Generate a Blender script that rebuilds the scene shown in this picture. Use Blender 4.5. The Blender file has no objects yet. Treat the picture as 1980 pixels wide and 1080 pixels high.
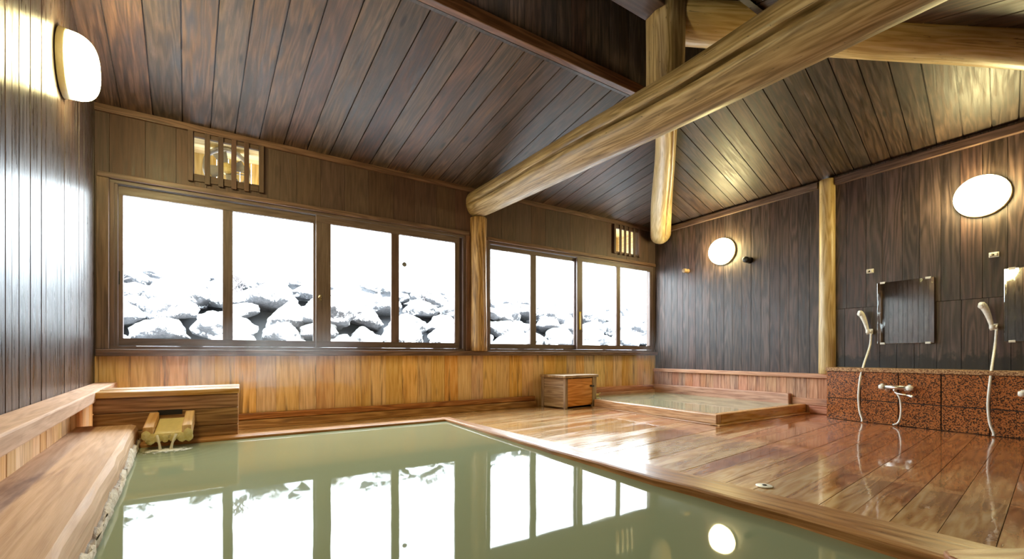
import bpy, math, random
from mathutils import Vector as V
random.seed(7)
sc = bpy.context.scene
col = sc.collection
PI = math.pi

# ---------------------------------------------------------------- camera, sky, exposure
F, CX, HY, CZ = 840.0, 990.0, 685.0, 0.75            # measured on the 1980x1080 frame
TH = math.atan2(2338 - CX, F)
c_, s_ = math.cos(TH), math.sin(TH)
cam_d = bpy.data.cameras.new('camera')
cam = bpy.data.objects.new('camera', cam_d); col.objects.link(cam)
cam.location = (0, 0, CZ)
cam.rotation_euler = (PI/2, 0, TH - PI/2)
cam_d.sensor_width = 36; cam_d.sensor_fit = 'HORIZONTAL'
cam_d.lens = F/1980*36
cam_d.shift_y = (HY - 540)/1980
cam_d.clip_start = 0.02
sc.camera = cam

world = bpy.data.worlds.new('overcast_sky'); sc.world = world
world.use_nodes = True
wn = world.node_tree
bg = wn.nodes['Background']
bg.inputs[0].default_value = (0.82, 0.92, 1.0, 1)
bg.inputs[1].default_value = 7.5
LAMP_COL, LAMP_STR = (1.0, 0.84, 0.39), 31.0
sc.view_settings.view_transform = 'Standard'
sc.view_settings.look = 'None'
sc.view_settings.exposure = 1.38
sc.view_settings.gamma = 1
sc.view_settings.use_curve_mapping = False
sc.cycles.max_bounces = 10
sc.cycles.diffuse_bounces = 6
sc.cycles.glossy_bounces = 5
sc.cycles.transparent_max_bounces = 12
sc.cycles.sample_clamp_indirect = 12
sc.cycles.use_denoising = True

YB, XR, ZE = 5.21, 6.25, 2.96                        # back wall, shower wall, eave height
def lx(y): return -1.1 + 0.1*(YB - y)                 # left wall, slightly out of square
YF = -1.4                                             # wall behind the viewer
PB = 0.20                                             # pitch of the back slope
HB = 1.046; PR = PB/HB                                # hip plan ratio, pitch of the right slope
def portal(name, x, z, sx, sz):
    l = bpy.data.lights.new(name, 'AREA'); l.shape = 'RECTANGLE'; l.size = sx; l.size_y = sz
    l.cycles.is_portal = True
    o = bpy.data.objects.new(name, l); col.objects.link(o)
    o.location = (x, YB + .16, z); o.rotation_euler = (-PI/2, 0, 0)
portal('window_portal', .75, 1.56, 3.5, 1.5)
portal('window_portal', 4.5, 1.56, 3.4, 1.5)

def ray(x, y):
    r = (x - CX)/F
    return V((c_ + r*s_, s_ - r*c_, (HY - y)/F))
def onx(px, py, X):
    a = ray(px, py); k = X/a.x
    return V((X, a.y*k, CZ + a.z*k))

# ---------------------------------------------------------------- mesh builder
class MB:
    def __init__(s): s.v = []; s.f = []; s.u = []; s.r = []; s.sm = []
    def poly(s, pts, g, off=(0, 0), rnd=.5, smooth=False):
        n = V((0, 0, 0))
        for i in range(len(pts)):
            a, b = pts[i], pts[(i+1) % len(pts)]
            n += a.cross(b)
        if n.length < 1e-12: return
        n.normalize()
        g = V(g).normalized()
        t = n.cross(g)
        k = len(s.v)
        if t.length < .35:
            e = V((1, 0, 0)) if abs(n.x) < .8 else V((0, 1, 0))
            e = n.cross(e).normalized(); t = n.cross(e); g = e*.25
        s.v += [tuple(p) for p in pts]
        s.f.append(tuple(range(k, k+len(pts))))
        s.u.append([(p.dot(g)+off[0], p.dot(t)+off[1]) for p in pts])
        s.r.append(rnd); s.sm.append(smooth)
    def hexa(s, P, g, rnd=None):
        """P: 8 points, bottom four then top four in the same turn"""
        P = [V(p) for p in P]
        rnd = random.random() if rnd is None else rnd
        off = (random.uniform(0, 40), random.uniform(0, 40))
        c = sum(P, V())/8
        for f in ((3,2,1,0),(4,5,6,7),(0,1,5,4),(1,2,6,5),(2,3,7,6),(3,0,4,7)):
            q = [P[i] for i in f]
            m = sum(q, V())/4
            n = (q[1]-q[0]).cross(q[2]-q[0])
            if n.dot(m-c) < 0: q.reverse()
            s.poly(q, g, off, rnd)
        return s
    def bx(s, x0, x1, y0, y1, z0, z1, g=None, rnd=None):
        if g is None:
            d = (abs(x1-x0), abs(y1-y0), abs(z1-z0)); i = d.index(max(d)); g = [0,0,0]; g[i] = 1
        return s.hexa([(x0,y0,z0),(x1,y0,z0),(x1,y1,z0),(x0,y1,z0),(x0,y0,z1),(x1,y0,z1),(x1,y1,z1),(x0,y1,z1)], g, rnd)
    def obox(s, c, a, b, d, g=None, rnd=None):
        """centre and three half-axis vectors"""
        c, a, b, d = V(c), V(a), V(b), V(d)
        g = g or max((a, b, d), key=lambda q: q.length)
        P = [c-a-b-d, c+a-b-d, c+a+b-d, c-a+b-d, c-a-b+d, c+a-b+d, c+a+b+d, c-a+b+d]
        return s.hexa(P, g, rnd)
    def prism(s, pts, ext, g, rnd=None):
        pts = [V(p) for p in pts]; ext = V(ext)
        rnd = random.random() if rnd is None else rnd
        off = (random.uniform(0, 40), random.uniform(0, 40))
        n = len(pts)
        nn = (pts[1]-pts[0]).cross(pts[2]-pts[0])
        if nn.dot(ext) > 0: pts = pts[::-1]
        s.poly(pts, g, off, rnd)
        s.poly([p+ext for p in pts][::-1], g, off, rnd)
        for i in range(n):
            a, b = pts[i], pts[(i+1) % n]
            s.poly([b, a, a+ext, b+ext], g, off, rnd)
        return s
    def grid(s, rings, closed=True, uv=None, rnd=.5, cap=True, off=None, smooth=True, flat=()):
        """rings of points joined into one smooth skin"""
        k = len(s.v); m = len(rings[0]); n = len(rings)
        off = off or (random.uniform(0, 40), random.uniform(0, 40))
        for r in rings: s.v += [tuple(p) for p in r]
        for i in range(n-1):
            for j in range(m if closed else m-1):
                j2 = (j+1) % m
                s.f.append((k+i*m+j, k+i*m+j2, k+(i+1)*m+j2, k+(i+1)*m+j))
                if uv:
                    s.u.append([tuple(a+b for a, b in zip(q, off)) for q in (uv(i, j), uv(i, j+1), uv(i+1, j+1), uv(i+1, j))])
                else:
                    s.u.append([(i*.1, j*.1), (i*.1, j*.1+.1), (i*.1+.1, j*.1+.1), (i*.1+.1, j*.1)])
                s.r.append(rnd); s.sm.append(smooth and j not in flat)
        if cap:
            for i, rev in ((0, True), (n-1, False)):
                idx = [k+i*m+j for j in range(m)]
                if rev: idx.reverse()
                s.f.append(tuple(idx))
                p0 = V(s.v[idx[0]])
                s.u.append([((V(s.v[q])-p0).x*.4+off[0], (V(s.v[q])-p0).z+(V(s.v[q])-p0).y*.5+off[1]) for q in idx])
                s.r.append(rnd); s.sm.append(False)
        return s
    def tube(s, path, rad, seg=12, rnd=.5, up=None, shape=None, cap=True, flat=()):
        path = [V(p) for p in path]
        rad = rad if isinstance(rad, (list, tuple)) else [rad]*len(path)
        rings = []; L = 0; ls = []
        t0 = (path[1]-path[0]).normalized()
        up = V(up) if up else (V((0, 0, 1)) if abs(t0.z) < .9 else V((1, 0, 0)))
        for i, p in enumerate(path):
            a = path[max(i-1, 0)]; b = path[min(i+1, len(path)-1)]
            t = (b-a).normalized()
            e1 = (up - t*up.dot(t)).normalized(); e2 = t.cross(e1)
            up = e1
            if i: L += (path[i]-path[i-1]).length
            ls.append(L)
            ring = []
            for j in range(seg):
                th = 2*PI*j/seg
                r = rad[i]
                if shape: th, r = shape(i/(len(path)-1), j, th, r)
                ring.append(p + e1*(math.cos(th)*r) + e2*(math.sin(th)*r))
            rings.append(ring)
        ra = max(rad)
        s.grid(rings, True, lambda i, j: (ls[i], 2*PI*j/seg*ra), rnd, cap, flat=flat)
        return s
    def lathe(s, prof, o, ax, seg=32, rnd=.5):
        """prof: (distance along the axis, radius)"""
        o = V(o); ax = V(ax).normalized()
        e = V((0, 0, 1)) if abs(ax.z) < .9 else V((1, 0, 0))
        e1 = (e - ax*e.dot(ax)).normalized(); e2 = ax.cross(e1)
        rings = [[o + ax*h + (e1*math.cos(2*PI*j/seg) + e2*math.sin(2*PI*j/seg))*max(r, 1e-4) for j in range(seg)] for h, r in prof]
        s.grid(rings, True, lambda i, j: (prof[i][0], j/seg), rnd, True)
        return s
    def build(s, name, mat, parent=None, bevel=0, org=None, subd=0, auto=False):
        me = bpy.data.meshes.new(name)
        o3 = V(org) if org is not None else (V(parent.location) if parent is not None and not parent.get('_loc') else V())
        me.from_pydata([tuple(V(p)-o3) for p in s.v], [], s.f)
        uvl = me.uv_layers.new(name='UVMap')
        fl = [c for f in s.u for q in f for c in q]
        uvl.data.foreach_set('uv', fl)
        at = me.attributes.new('rnd', 'FLOAT', 'FACE')
        at.data.foreach_set('value', s.r)
        me.polygons.foreach_set('use_smooth', s.sm)
        me.materials.append(mat)
        me.update()
        o = bpy.data.objects.new(name, me); col.objects.link(o)
        if parent is not None: o.parent = parent
        elif org is not None: o.location = o3
        if bevel:
            # weld each solid, then round its edges
            w = o.modifiers.new('weld', 'WELD'); w.merge_threshold = .0002
            b = o.modifiers.new('bevel', 'BEVEL'); b.width = bevel; b.segments = 2; b.limit_method = 'ANGLE'; b.angle_limit = .6
        if subd:
            w = o.modifiers.new('weld', 'WELD'); w.merge_threshold = .0002
            d = o.modifiers.new('subd', 'SUBSURF'); d.levels = subd; d.render_levels = subd
        return o

def tag(o, label, cat, group=None, kind=None):
    o['label'] = label; o['category'] = cat
    if group: o['group'] = group
    if kind: o['kind'] = kind
    return o
def thing(name, label, cat, loc=(0, 0, 0), rz=0, group=None, local=False):
    o = bpy.data.objects.new(name, None); col.objects.link(o)
    o.location = loc; o.rotation_euler = (0, 0, rz)
    o.empty_display_size = .1
    if local: o['_loc'] = 1
    return tag(o, label, cat, group)
def struct(o): o['kind'] = 'structure'; return o
def copy_tree(o, parent=None):
    c = o.copy(); col.objects.link(c); c.parent = parent
    for ch in list(o.children): copy_tree(ch, c)
    return c

# ---------------------------------------------------------------- materials
class NT:
    def __init__(s, name):
        s.m = bpy.data.materials.new(name); s.m.use_nodes = True
        s.t = s.m.node_tree; s.n = s.t.nodes; s.p = s.n['Principled BSDF']
    def add(s, typ, **kw):
        n = s.n.new(typ)
        for k, v in kw.items():
            if k[0] == 'i' and k[1:].isdigit(): 
                if hasattr(v, 'is_linked') or hasattr(v, 'links'): s.t.links.new(v, n.inputs[int(k[1:])])
                else: n.inputs[int(k[1:])].default_value = v
            else: setattr(n, k, v)
        return n
    def link(s, a, b): s.t.links.new(a, b)
    def math(s, op, a, b=0.0, c=None, clamp=False):
        n = s.add('ShaderNodeMath', operation=op, use_clamp=clamp, i0=a, i1=b)
        if c is not None:
            if hasattr(c, 'links'): s.link(c, n.inputs[2])
            else: n.inputs[2].default_value = c
        return n.outputs[0]
    def noise(s, vec, scale, detail=4, rough=.55, dist=0):
        n = s.add('ShaderNodeTexNoise')
        s.link(vec, n.inputs['Vector'])
        n.inputs['Scale'].default_value = scale; n.inputs['Detail'].default_value = detail
        n.inputs['Roughness'].default_value = rough; n.inputs['Distortion'].default_value = dist
        return n.outputs[0]
    def map(s, vec, sx, sy, sz=1):
        n = s.add('ShaderNodeMapping'); s.link(vec, n.inputs[0]); n.inputs['Scale'].default_value = (sx, sy, sz)
        return n.outputs[0]
    def rng(s, v, a, b, c=0., d=1., smooth=True):
        n = s.add('ShaderNodeMapRange'); n.interpolation_type = 'SMOOTHSTEP' if smooth else 'LINEAR'
        s.link(v, n.inputs[0])
        for i, q in enumerate((a, b, c, d)): n.inputs[i+1].default_value = q
        return n.outputs[0]
    def ramp(s, v, stops):
        n = s.add('ShaderNodeValToRGB'); s.link(v, n.inputs[0])
        e = n.color_ramp.elements
        while len(e) < len(stops): e.new(.5)
        for q, (p, c) in zip(e, stops): q.position = p; q.color = (*c, 1)
        return n.outputs[0]
    def mix(s, f, a, b, mode='MIX'):
        n = s.add('ShaderNodeMix', data_type='RGBA', blend_type=mode)
        for i, v in ((0, f), (6, a), (7, b)):
            if hasattr(v, 'links'): s.link(v, n.inputs[i])
            elif i == 0: n.inputs[0].default_value = v
            else: n.inputs[i].default_value = (*v, 1)
        return n.outputs[2]
    def bump(s, h, strength, dist=.01):
        n = s.add('ShaderNodeBump'); n.inputs['Strength'].default_value = strength; n.inputs['Distance'].default_value = dist
        s.link(h, n.inputs['Height']); s.link(n.outputs[0], s.p.inputs['Normal'])
        return n.outputs[0]

def wood(name, cols, rough=(.35, .6), var=.25, knot=.6, stain=None, coat=0, coat_rough=.1, bump=.25, spec=.5, gs=1.0, drip=None, worn=None, crack=0, ring=.20, zstain=None):
    m = NT(name)
    uv = m.add('ShaderNodeTexCoord').outputs['UV']
    f1 = m.noise(m.map(uv, .9*gs, 13*gs), 3, 6, .6, .5)
    f2 = m.noise(m.map(uv, 3*gs, 110*gs), 2.2, 3, .6)
    n3 = m.noise(m.map(uv, .45*gs, 5*gs), 1.4, 2, .5)
    f3 = m.math('MULTIPLY_ADD', m.math('SINE', m.math('MULTIPLY', n3, 62.0)), .5, .5)
    f = m.math('ADD', m.math('MULTIPLY', f1, .55), m.math('ADD', m.math('MULTIPLY', f2, .25), m.math('MULTIPLY', f3, ring)))
    if ring != .20: f = m.math('MULTIPLY', f, 1/(.80+ring))
    c = m.ramp(f, [(.34, cols[0]), (.5, cols[1]), (.66, cols[2])])
    at = m.add('ShaderNodeAttribute', attribute_name='rnd').outputs['Fac']
    hsv = m.add('ShaderNodeHueSaturation'); m.link(c, hsv.inputs['Color'])
    m.link(m.math('MULTIPLY_ADD', at, 2*var, 1-var), hsv.inputs['Value'])
    m.link(m.math('MULTIPLY_ADD', m.math('FRACT', m.math('MULTIPLY', at, 7.13)), .018, .491), hsv.inputs['Hue'])
    m.link(m.math('MULTIPLY_ADD', m.math('FRACT', m.math('MULTIPLY', at, 13.7)), .3, .85), hsv.inputs['Saturation'])
    c = hsv.outputs[0]
    if worn:                                            # paler rubbed blotches (colour, amount)
        w = m.rng(m.noise(m.map(uv, .8, 4), 2.0, 5, .65), .62-.12*worn[1], .85)
        c = m.mix(w, c, worn[0])
    if stain:                                           # darker blotches along the grain (colour, amount, u scale, v scale)
        w = m.rng(m.noise(m.map(uv, stain[2], stain[3]), 1.5, 5, .62, .3), .60-.10*stain[1], .70)
        c = m.mix(m.math('MULTIPLY', w, .85), c, stain[0])
    if knot:
        vo = m.add('ShaderNodeTexVoronoi'); m.link(m.map(uv, 1.3, 5.2), vo.inputs['Vector']); vo.inputs['Scale'].default_value = 1
        k = m.rng(vo.outputs['Distance'], .05, .12, 1, 0)
        c = m.mix(m.math('MULTIPLY', k, knot), c, tuple(q*.35 for q in cols[0]))
    if crack:
        cr = m.rng(m.noise(m.map(uv, .35, 9), 2.5, 2, .5), .497, .503)
        cr2 = m.math('MULTIPLY', cr, m.math('SUBTRACT', 1.0, cr))
        k = m.math('MULTIPLY', cr2, 4*crack, clamp=True)
        c = m.mix(k, c, tuple(q*.2 for q in cols[0]))
    if zstain:                                          # sooty damp stain rising unevenly from the foot (top height, colour)
        oz = m.add('ShaderNodeSeparateXYZ'); ob = m.add('ShaderNodeTexCoord').outputs['Object']; m.link(ob, oz.inputs[0])
        h = m.math('ADD', oz.outputs[2], m.math('MULTIPLY_ADD', m.noise(m.map(ob, 1, 5, 3), 2.5, 6, .7), .5, -.25))
        c = m.mix(m.math('MULTIPLY', m.rng(h, zstain[0]+.04, zstain[0]-.05), .9), c, zstain[1])
    m.link(c, m.p.inputs['Base Color'])
    m.link(m.rng(f1, .3, .7, rough[0], rough[1]), m.p.inputs['Roughness'])
    m.p.inputs['Specular IOR Level'].default_value = spec
    if coat:
        m.p.inputs['Coat Weight'].default_value = coat; m.p.inputs['Coat Roughness'].default_value = coat_rough
    m.bump(f, bump, .006)
    return m.m

def plain(name, c, rough=.4, metal=0, bump=0, scale=40, spec=.5):
    m = NT(name)
    m.p.inputs['Metallic'].default_value = metal; m.p.inputs['Specular IOR Level'].default_value = spec
    co = m.add('ShaderNodeTexCoord').outputs['Object']
    n = m.noise(co, scale, 3)
    m.link(m.mix(n, tuple(q*.88 for q in c), tuple(min(1, q*1.1) for q in c)), m.p.inputs['Base Color'])
    m.link(m.rng(n, .3, .7, rough*.85, rough*1.15), m.p.inputs['Roughness'])
    if bump: m.bump(n, bump, .01)
    return m.m

M = {}
M['dark'] = wood('dark_stained_boards', [(.024,.015,.013), (.060,.037,.031), (.108,.068,.056)], (.36,.55), .25, .7, worn=((.17,.12,.10), .3), spec=.5)
M['ceil'] = wood('smoky_ceiling_boards', [(.020,.012,.009), (.056,.033,.023), (.125,.075,.050)], (.40,.62), .34, .9, stain=((.024,.017,.014), .6, .7, 3.5), worn=((.15,.095,.068), .6), ring=.10)
M['darks'] = wood('stained_dark_boards', [(.024,.015,.013), (.060,.037,.031), (.108,.068,.056)], (.36,.55), .25, .5, worn=((.15,.11,.09), .3), zstain=(.74, (.008,.007,.007)))
M['darkl'] = wood('glossy_dark_boards', [(.030,.019,.017), (.068,.045,.038), (.120,.082,.068)], (.24,.44), .25, .8, worn=((.17,.13,.11), .4), spec=.30, bump=.6, ring=.1)
M['trim'] = wood('brown_trim', [(.075,.038,.024), (.13,.068,.042), (.19,.105,.066)], (.4,.6), .1, 0)
M['header'] = wood('brown_panel_boards', [(.048,.024,.017), (.078,.041,.029), (.110,.060,.043)], (.45,.65), .12, .3, ring=.08)
M['sash'] = wood('brown_window_wood', [(.070,.042,.034), (.115,.073,.060), (.155,.102,.085)], (.38,.55), .08, 0, ring=.08)
M['wains'] = wood('honey_wainscot', [(.50,.26,.085), (.69,.40,.15), (.78,.52,.24)], (.42,.62), .09, .45, stain=((.10,.045,.018), .62, .55, 8.0), worn=((.74,.52,.28), .35), ring=.12)
M['wainr'] = wood('reddish_wainscot', [(.34,.14,.075), (.52,.26,.15), (.64,.37,.24)], (.42,.6), .10, .3, stain=((.15,.05,.03), .9, .9, 9.0), ring=.1)
M['pale'] = wood('pale_cedar_panel', [(.50,.27,.12), (.66,.39,.19), (.76,.50,.28)], (.45,.65), .12, .1)
M['rail'] = wood('pale_cedar_rail', [(.46,.28,.17), (.58,.38,.25), (.68,.47,.33)], (.58,.75), .1, .2, stain=((.28,.15,.09), .22, .5, 3), spec=.25, ring=.1, bump=.15)
M['log'] = wood('peeled_log', [(.17,.115,.055), (.32,.225,.12), (.46,.345,.205)], (.34,.55), .08, .25, stain=((.13,.075,.03), .35, .5, 4), crack=1, spec=.6)
M['logp'] = wood('pale_peeled_log', [(.42,.28,.12), (.58,.42,.21), (.68,.53,.31)], (.32,.5), .05, .2, crack=.8, spec=.6)
M['post'] = wood('rough_barked_post', [(.16,.085,.038), (.34,.20,.09), (.54,.35,.17)], (.5,.7), .05, .4, stain=((.10,.05,.02), .4, 1, 9), bump=.6, crack=1)
M['boxw'] = wood('wet_brown_box_wood', [(.20,.085,.03), (.36,.165,.062), (.52,.28,.12)], (.3,.5), .14, .2, stain=((.11,.05,.022), .35, .6, 4))
M['boxg'] = wood('grey_weathered_wood', [(.20,.12,.065), (.33,.21,.12), (.45,.32,.19)], (.45,.65), .14, .3, stain=((.10,.055,.03), .35, .6, 4))
M['door'] = wood('orange_box_door', [(.42,.16,.05), (.62,.27,.09), (.74,.38,.15)], (.4,.55), .04, .7)
M['rim'] = wood('wet_pool_rim', [(.24,.088,.030), (.40,.165,.062), (.54,.26,.11)], (.26,.45), .08, .15, stain=((.15,.048,.016), .6, .5, 6), coat=.12, coat_rough=.1, ring=.12, spec=.28)
M['tubr'] = wood('tub_rim_wood', [(.40,.20,.075), (.58,.32,.13), (.70,.45,.22)], (.22,.4), .1, .15, coat=.4, stain=((.24,.10,.035), .25, .5, 3))

def floor_mat():
    m = NT('wet_floor_planks')
    tc = m.add('ShaderNodeTexCoord'); uv = tc.outputs['UV']; ob = tc.outputs['Object']
    f1 = m.noise(m.map(uv, .8, 12), 3, 6, .6, .6)
    n3 = m.noise(m.map(uv, .5, 4.5), 1.3, 2)
    f3 = m.math('MULTIPLY_ADD', m.math('SINE', m.math('MULTIPLY', n3, 70.0)), .5, .5)
    f = m.math('ADD', m.math('MULTIPLY', f1, .7), m.math('MULTIPLY', f3, .3))
    at = m.add('ShaderNodeAttribute', attribute_name='rnd').outputs['Fac']
    light = m.ramp(f, [(.25, (.52,.26,.095)), (.5, (.70,.42,.18)), (.75, (.80,.56,.30))])
    deep = m.ramp(f, [(.25, (.16,.042,.010)), (.5, (.34,.10,.024)), (.75, (.50,.19,.055))])
    sx = m.add('ShaderNodeSeparateXYZ'); m.link(ob, sx.inputs[0])
    sy = sx.outputs[1]
    blot = m.noise(m.map(uv, .55, 2.4), 1.5, 6, .62, .5)
    # the planks by the showers are soaked and stained a deep red-brown, in ragged streaks
    wet = m.math('ADD', m.math('MULTIPLY_ADD', sx.outputs[0], .50, -1.16), m.math('MULTIPLY_ADD', sy, -.16, .15))
    wet = m.math('ADD', wet, m.math('MULTIPLY_ADD', blot, 2.6, -1.3))
    wet = m.math('ADD', wet, m.math('MULTIPLY_ADD', at, .5, -.25))
    w = m.rng(wet, -.1, .75)
    c = m.mix(w, light, deep)
    hsv = m.add('ShaderNodeHueSaturation'); m.link(c, hsv.inputs['Color'])
    m.link(m.math('MULTIPLY_ADD', at, .3, .85), hsv.inputs['Value'])
    st = m.rng(m.noise(m.map(uv, .6, 5), 1.8, 5, .6), .58, .75)
    c = m.mix(m.math('MULTIPLY', st, .6), hsv.outputs[0], (.27,.09,.025))
    m.link(c, m.p.inputs['Base Color'])
    pud = m.noise(m.map(uv, .35, 3.0), 1.6, 4, .55, .3)
    m.link(m.rng(pud, .35, .7, .12, .34), m.p.inputs['Roughness'])
    m.p.inputs['Coat Weight'].default_value = 1
    m.p.inputs['Coat IOR'].default_value = 1.33
    m.link(m.rng(pud, .35, .75, .02, .11), m.p.inputs['Coat Roughness'])
    nb = m.add('ShaderNodeBump'); nb.inputs['Strength'].default_value = .16; nb.inputs['Distance'].default_value = .006
    m.link(f, nb.inputs['Height']); m.link(nb.outputs[0], m.p.inputs['Normal'])
    rip = m.noise(m.map(ob, 3, 6), 3, 3, .5)
    nc = m.add('ShaderNodeBump'); nc.inputs['Strength'].default_value = .05; nc.inputs['Distance'].default_value = .01
    m.link(rip, nc.inputs['Height']); m.link(nc.outputs[0], m.p.inputs['Coat Normal'])
    return m.m
M['floor'] = floor_mat()

WZ0 = .13
def water_mat(name, ca, cb, ripple, calm_scale=2.2, splash=None):
    m = NT(name)
    ob = m.add('ShaderNodeTexCoord').outputs['Object']
    n = m.noise(ob, .8, 3)
    m.link(m.mix(n, ca, cb), m.p.inputs['Base Color'])
    m.p.inputs['Roughness'].default_value = .025
    m.p.inputs['IOR'].default_value = 1.33
    m.p.inputs['Subsurface Weight'].default_value = 0
    r = m.noise(ob, calm_scale, 2, .45)
    if splash:                                          # rings spreading from where the spout's water lands
        dn_ = m.add('ShaderNodeVectorMath', operation='DISTANCE'); m.link(ob, dn_.inputs[0]); dn_.inputs[1].default_value = splash
        dd = dn_.outputs['Value']
        wv = m.math('SINE', m.math('ADD', m.math('MULTIPLY', dd, 75.0), m.math('MULTIPLY', m.noise(ob, 6, 3), 9.0)))
        fall = m.rng(dd, .0, .75, 1, 0)
        r = m.math('ADD', r, m.math('MULTIPLY', m.math('MULTIPLY', wv, m.math('MULTIPLY', fall, fall)), .55))
    m.bump(r, ripple, .02)
    return m.m
M['water'] = water_mat('milky_green_water', (.245,.275,.165), (.28,.305,.19), .05, 2.2, (-.41-.5, 3.56-1.9, WZ0))
M['water2'] = water_mat('milky_grey_water', (.30,.31,.21), (.34,.34,.24), .05, 4)

def glass_mat():
    m = NT('window_glass')
    m.n.remove(m.p)
    tr = m.add('ShaderNodeBsdfTransparent'); tr.inputs[0].default_value = (.96,.975,.97,1)
    gl = m.add('ShaderNodeBsdfGlossy'); gl.inputs['Roughness'].default_value = .01
    lw = m.add('ShaderNodeFresnel'); lw.inputs[0].default_value = 1.45
    mx = m.add('ShaderNodeMixShader')
    bf = m.add('ShaderNodeNewGeometry').outputs['Backfacing']
    m.link(m.math('MULTIPLY', lw.outputs[0], m.math('SUBTRACT', 1.0, bf)), mx.inputs[0]); m.link(tr.outputs[0], mx.inputs[1]); m.link(gl.outputs[0], mx.inputs[2])
    m.link(mx.outputs[0], m.n['Material Output'].inputs[0])
    return m.m
M['glass'] = glass_mat()

def mirror_mat():
    m = NT('smudged_mirror')
    ob = m.add('ShaderNodeTexCoord').outputs['Object']
    n = m.noise(m.map(ob, 6, 6, 2), 3, 6, .7)
    sp = m.noise(ob, 60, 2, .5)
    m.p.inputs['Metallic'].default_value = 1
    m.link(m.mix(m.rng(n, .45, .75), (.62,.65,.63), (.48,.50,.48)), m.p.inputs['Base Color'])
    m.link(m.math('MAXIMUM', m.rng(n, .5, .8, .02, .16), m.rng(sp, .76, .82, .0, .3)), m.p.inputs['Roughness'])
    return m.m
M['mirror'] = mirror_mat()

def lamp_mat():
    m = NT('lit_lamp_diffuser')
    m.p.inputs['Base Color'].default_value = (.9,.85,.7,1)
    m.p.inputs['Emission Color'].default_value = (*LAMP_COL, 1)
    m.p.inputs['Emission Strength'].default_value = LAMP_STR
    return m.m
M['lamp'] = lamp_mat()

def granite(name, a, b, dark, scale):
    m = NT(name)
    ob = m.add('ShaderNodeTexCoord').outputs['Object']
    vo = m.add('ShaderNodeTexVoronoi'); vo.inputs['Scale'].default_value = scale
    wv = m.add('ShaderNodeVectorMath', operation='ADD')
    nz = m.add('ShaderNodeTexNoise'); m.link(ob, nz.inputs['Vector']); nz.inputs['Scale'].default_value = scale*.7
    sc_ = m.add('ShaderNodeVectorMath', operation='SCALE'); m.link(nz.outputs['Color'], sc_.inputs[0]); sc_.inputs['Scale'].default_value = .02
    m.link(ob, wv.inputs[0]); m.link(sc_.outputs[0], wv.inputs[1]); m.link(wv.outputs[0], vo.inputs['Vector'])
    g = m.add('ShaderNodeSeparateColor'); m.link(vo.outputs['Color'], g.inputs[0])
    base = m.mix(g.outputs[1], a, b)
    k = m.rng(g.outputs[0], .56, .60)
    m.link(m.mix(k, base, dark), m.p.inputs['Base Color'])
    m.p.inputs['Roughness'].default_value = .22
    return m.m
M['granite'] = granite('red_granite', (.42,.125,.03), (.56,.20,.06), (.045,.022,.015), 135)
M['granite2'] = granite('tan_granite', (.55,.32,.14), (.66,.42,.22), (.22,.10,.05), 150)
M['joint'] = plain('dark_joint', (.045,.03,.025), .7)
M['white'] = plain('cream_plastic', (.90,.87,.78), .28)
M['ringc'] = plain('cream_lamp_ring', (.62,.52,.30), .45)
M['chrome'] = plain('brushed_chrome', (.88,.87,.84), .34, 1)
M['brass'] = plain('worn_brass', (.72,.56,.26), .3, 1)
M['iron'] = plain('dark_iron', (.03,.028,.028), .4, .6)
M['fan'] = plain('grey_fan_plastic', (.34,.32,.31), .45)
M['yellow'] = plain('yellow_paint', (.80,.60,.03), .4)
M['hood'] = wood('yellow_hood_wood', [(.66,.48,.19), (.78,.62,.29), (.84,.72,.42)], (.5,.7), .15, 0)
M['gap_shade'] = plain('shaded_rock_gaps', (.045,.046,.052), .8, 0, .5, 8)  # dark colour standing in for shade between the heaped rocks
M['bed'] = plain('wet_sulphur_wood', (.80,.66,.30), .18, 0, .15, 30)
M['dot'] = plain('grey_rubber', (.18,.18,.19), .6)

def crust_mat(name, a, b, d):
    m = NT(name)
    ob = m.add('ShaderNodeTexCoord').outputs['Object']
    n = m.noise(ob, 22, 6, .7); n2 = m.noise(ob, 7, 4, .6)
    c = m.mix(m.rng(n, .35, .65), a, b)
    m.link(m.mix(m.rng(n2, .58, .68), c, d), m.p.inputs['Base Color'])
    m.p.inputs['Roughness'].default_value = .8
    m.bump(n, .9, .02)
    return m.m
M['crust'] = crust_mat('pale_mineral_crust', (.52,.40,.27), (.70,.60,.46), (.34,.20,.11))
M['sulfur'] = crust_mat('yellow_mineral_crust', (.74,.58,.20), (.84,.74,.38), (.20,.13,.07))

def snow_rock():
    m = NT('snow_covered_rock')
    ob = m.add('ShaderNodeTexCoord').outputs['Object']
    ge = m.add('ShaderNodeNewGeometry')
    sx = m.add('ShaderNodeSeparateXYZ'); m.link(ge.outputs['Normal'], sx.inputs[0])
    n = m.noise(ob, 6.0, 10, .76, .7)
    h = m.math('ADD', sx.outputs[2], m.math('MULTIPLY_ADD', n, 3.4, -1.62))
    k = m.rng(h, -.20, .06)
    rock = m.ramp(m.noise(ob, 9, 5, .65), [(.3, (.03,.031,.037)), (.7, (.11,.105,.11))])
    m.link(m.mix(k, rock, (.88,.90,.93)), m.p.inputs['Base Color'])
    m.p.inputs['Roughness'].default_value = .8
    m.bump(n, .7, .06)
    return m.m
M['snowrock'] = snow_rock()
def snow():
    m = NT('fresh_snow')
    ob = m.add('ShaderNodeTexCoord').outputs['Object']
    n = m.noise(ob, 2.5, 5)
    m.link(m.mix(n, (.84,.87,.92), (.92,.93,.95)), m.p.inputs['Base Color']); m.p.inputs['Roughness'].default_value = .85
    m.bump(n, .4, .05)
    return m.m
M['snow'] = snow()

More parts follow.
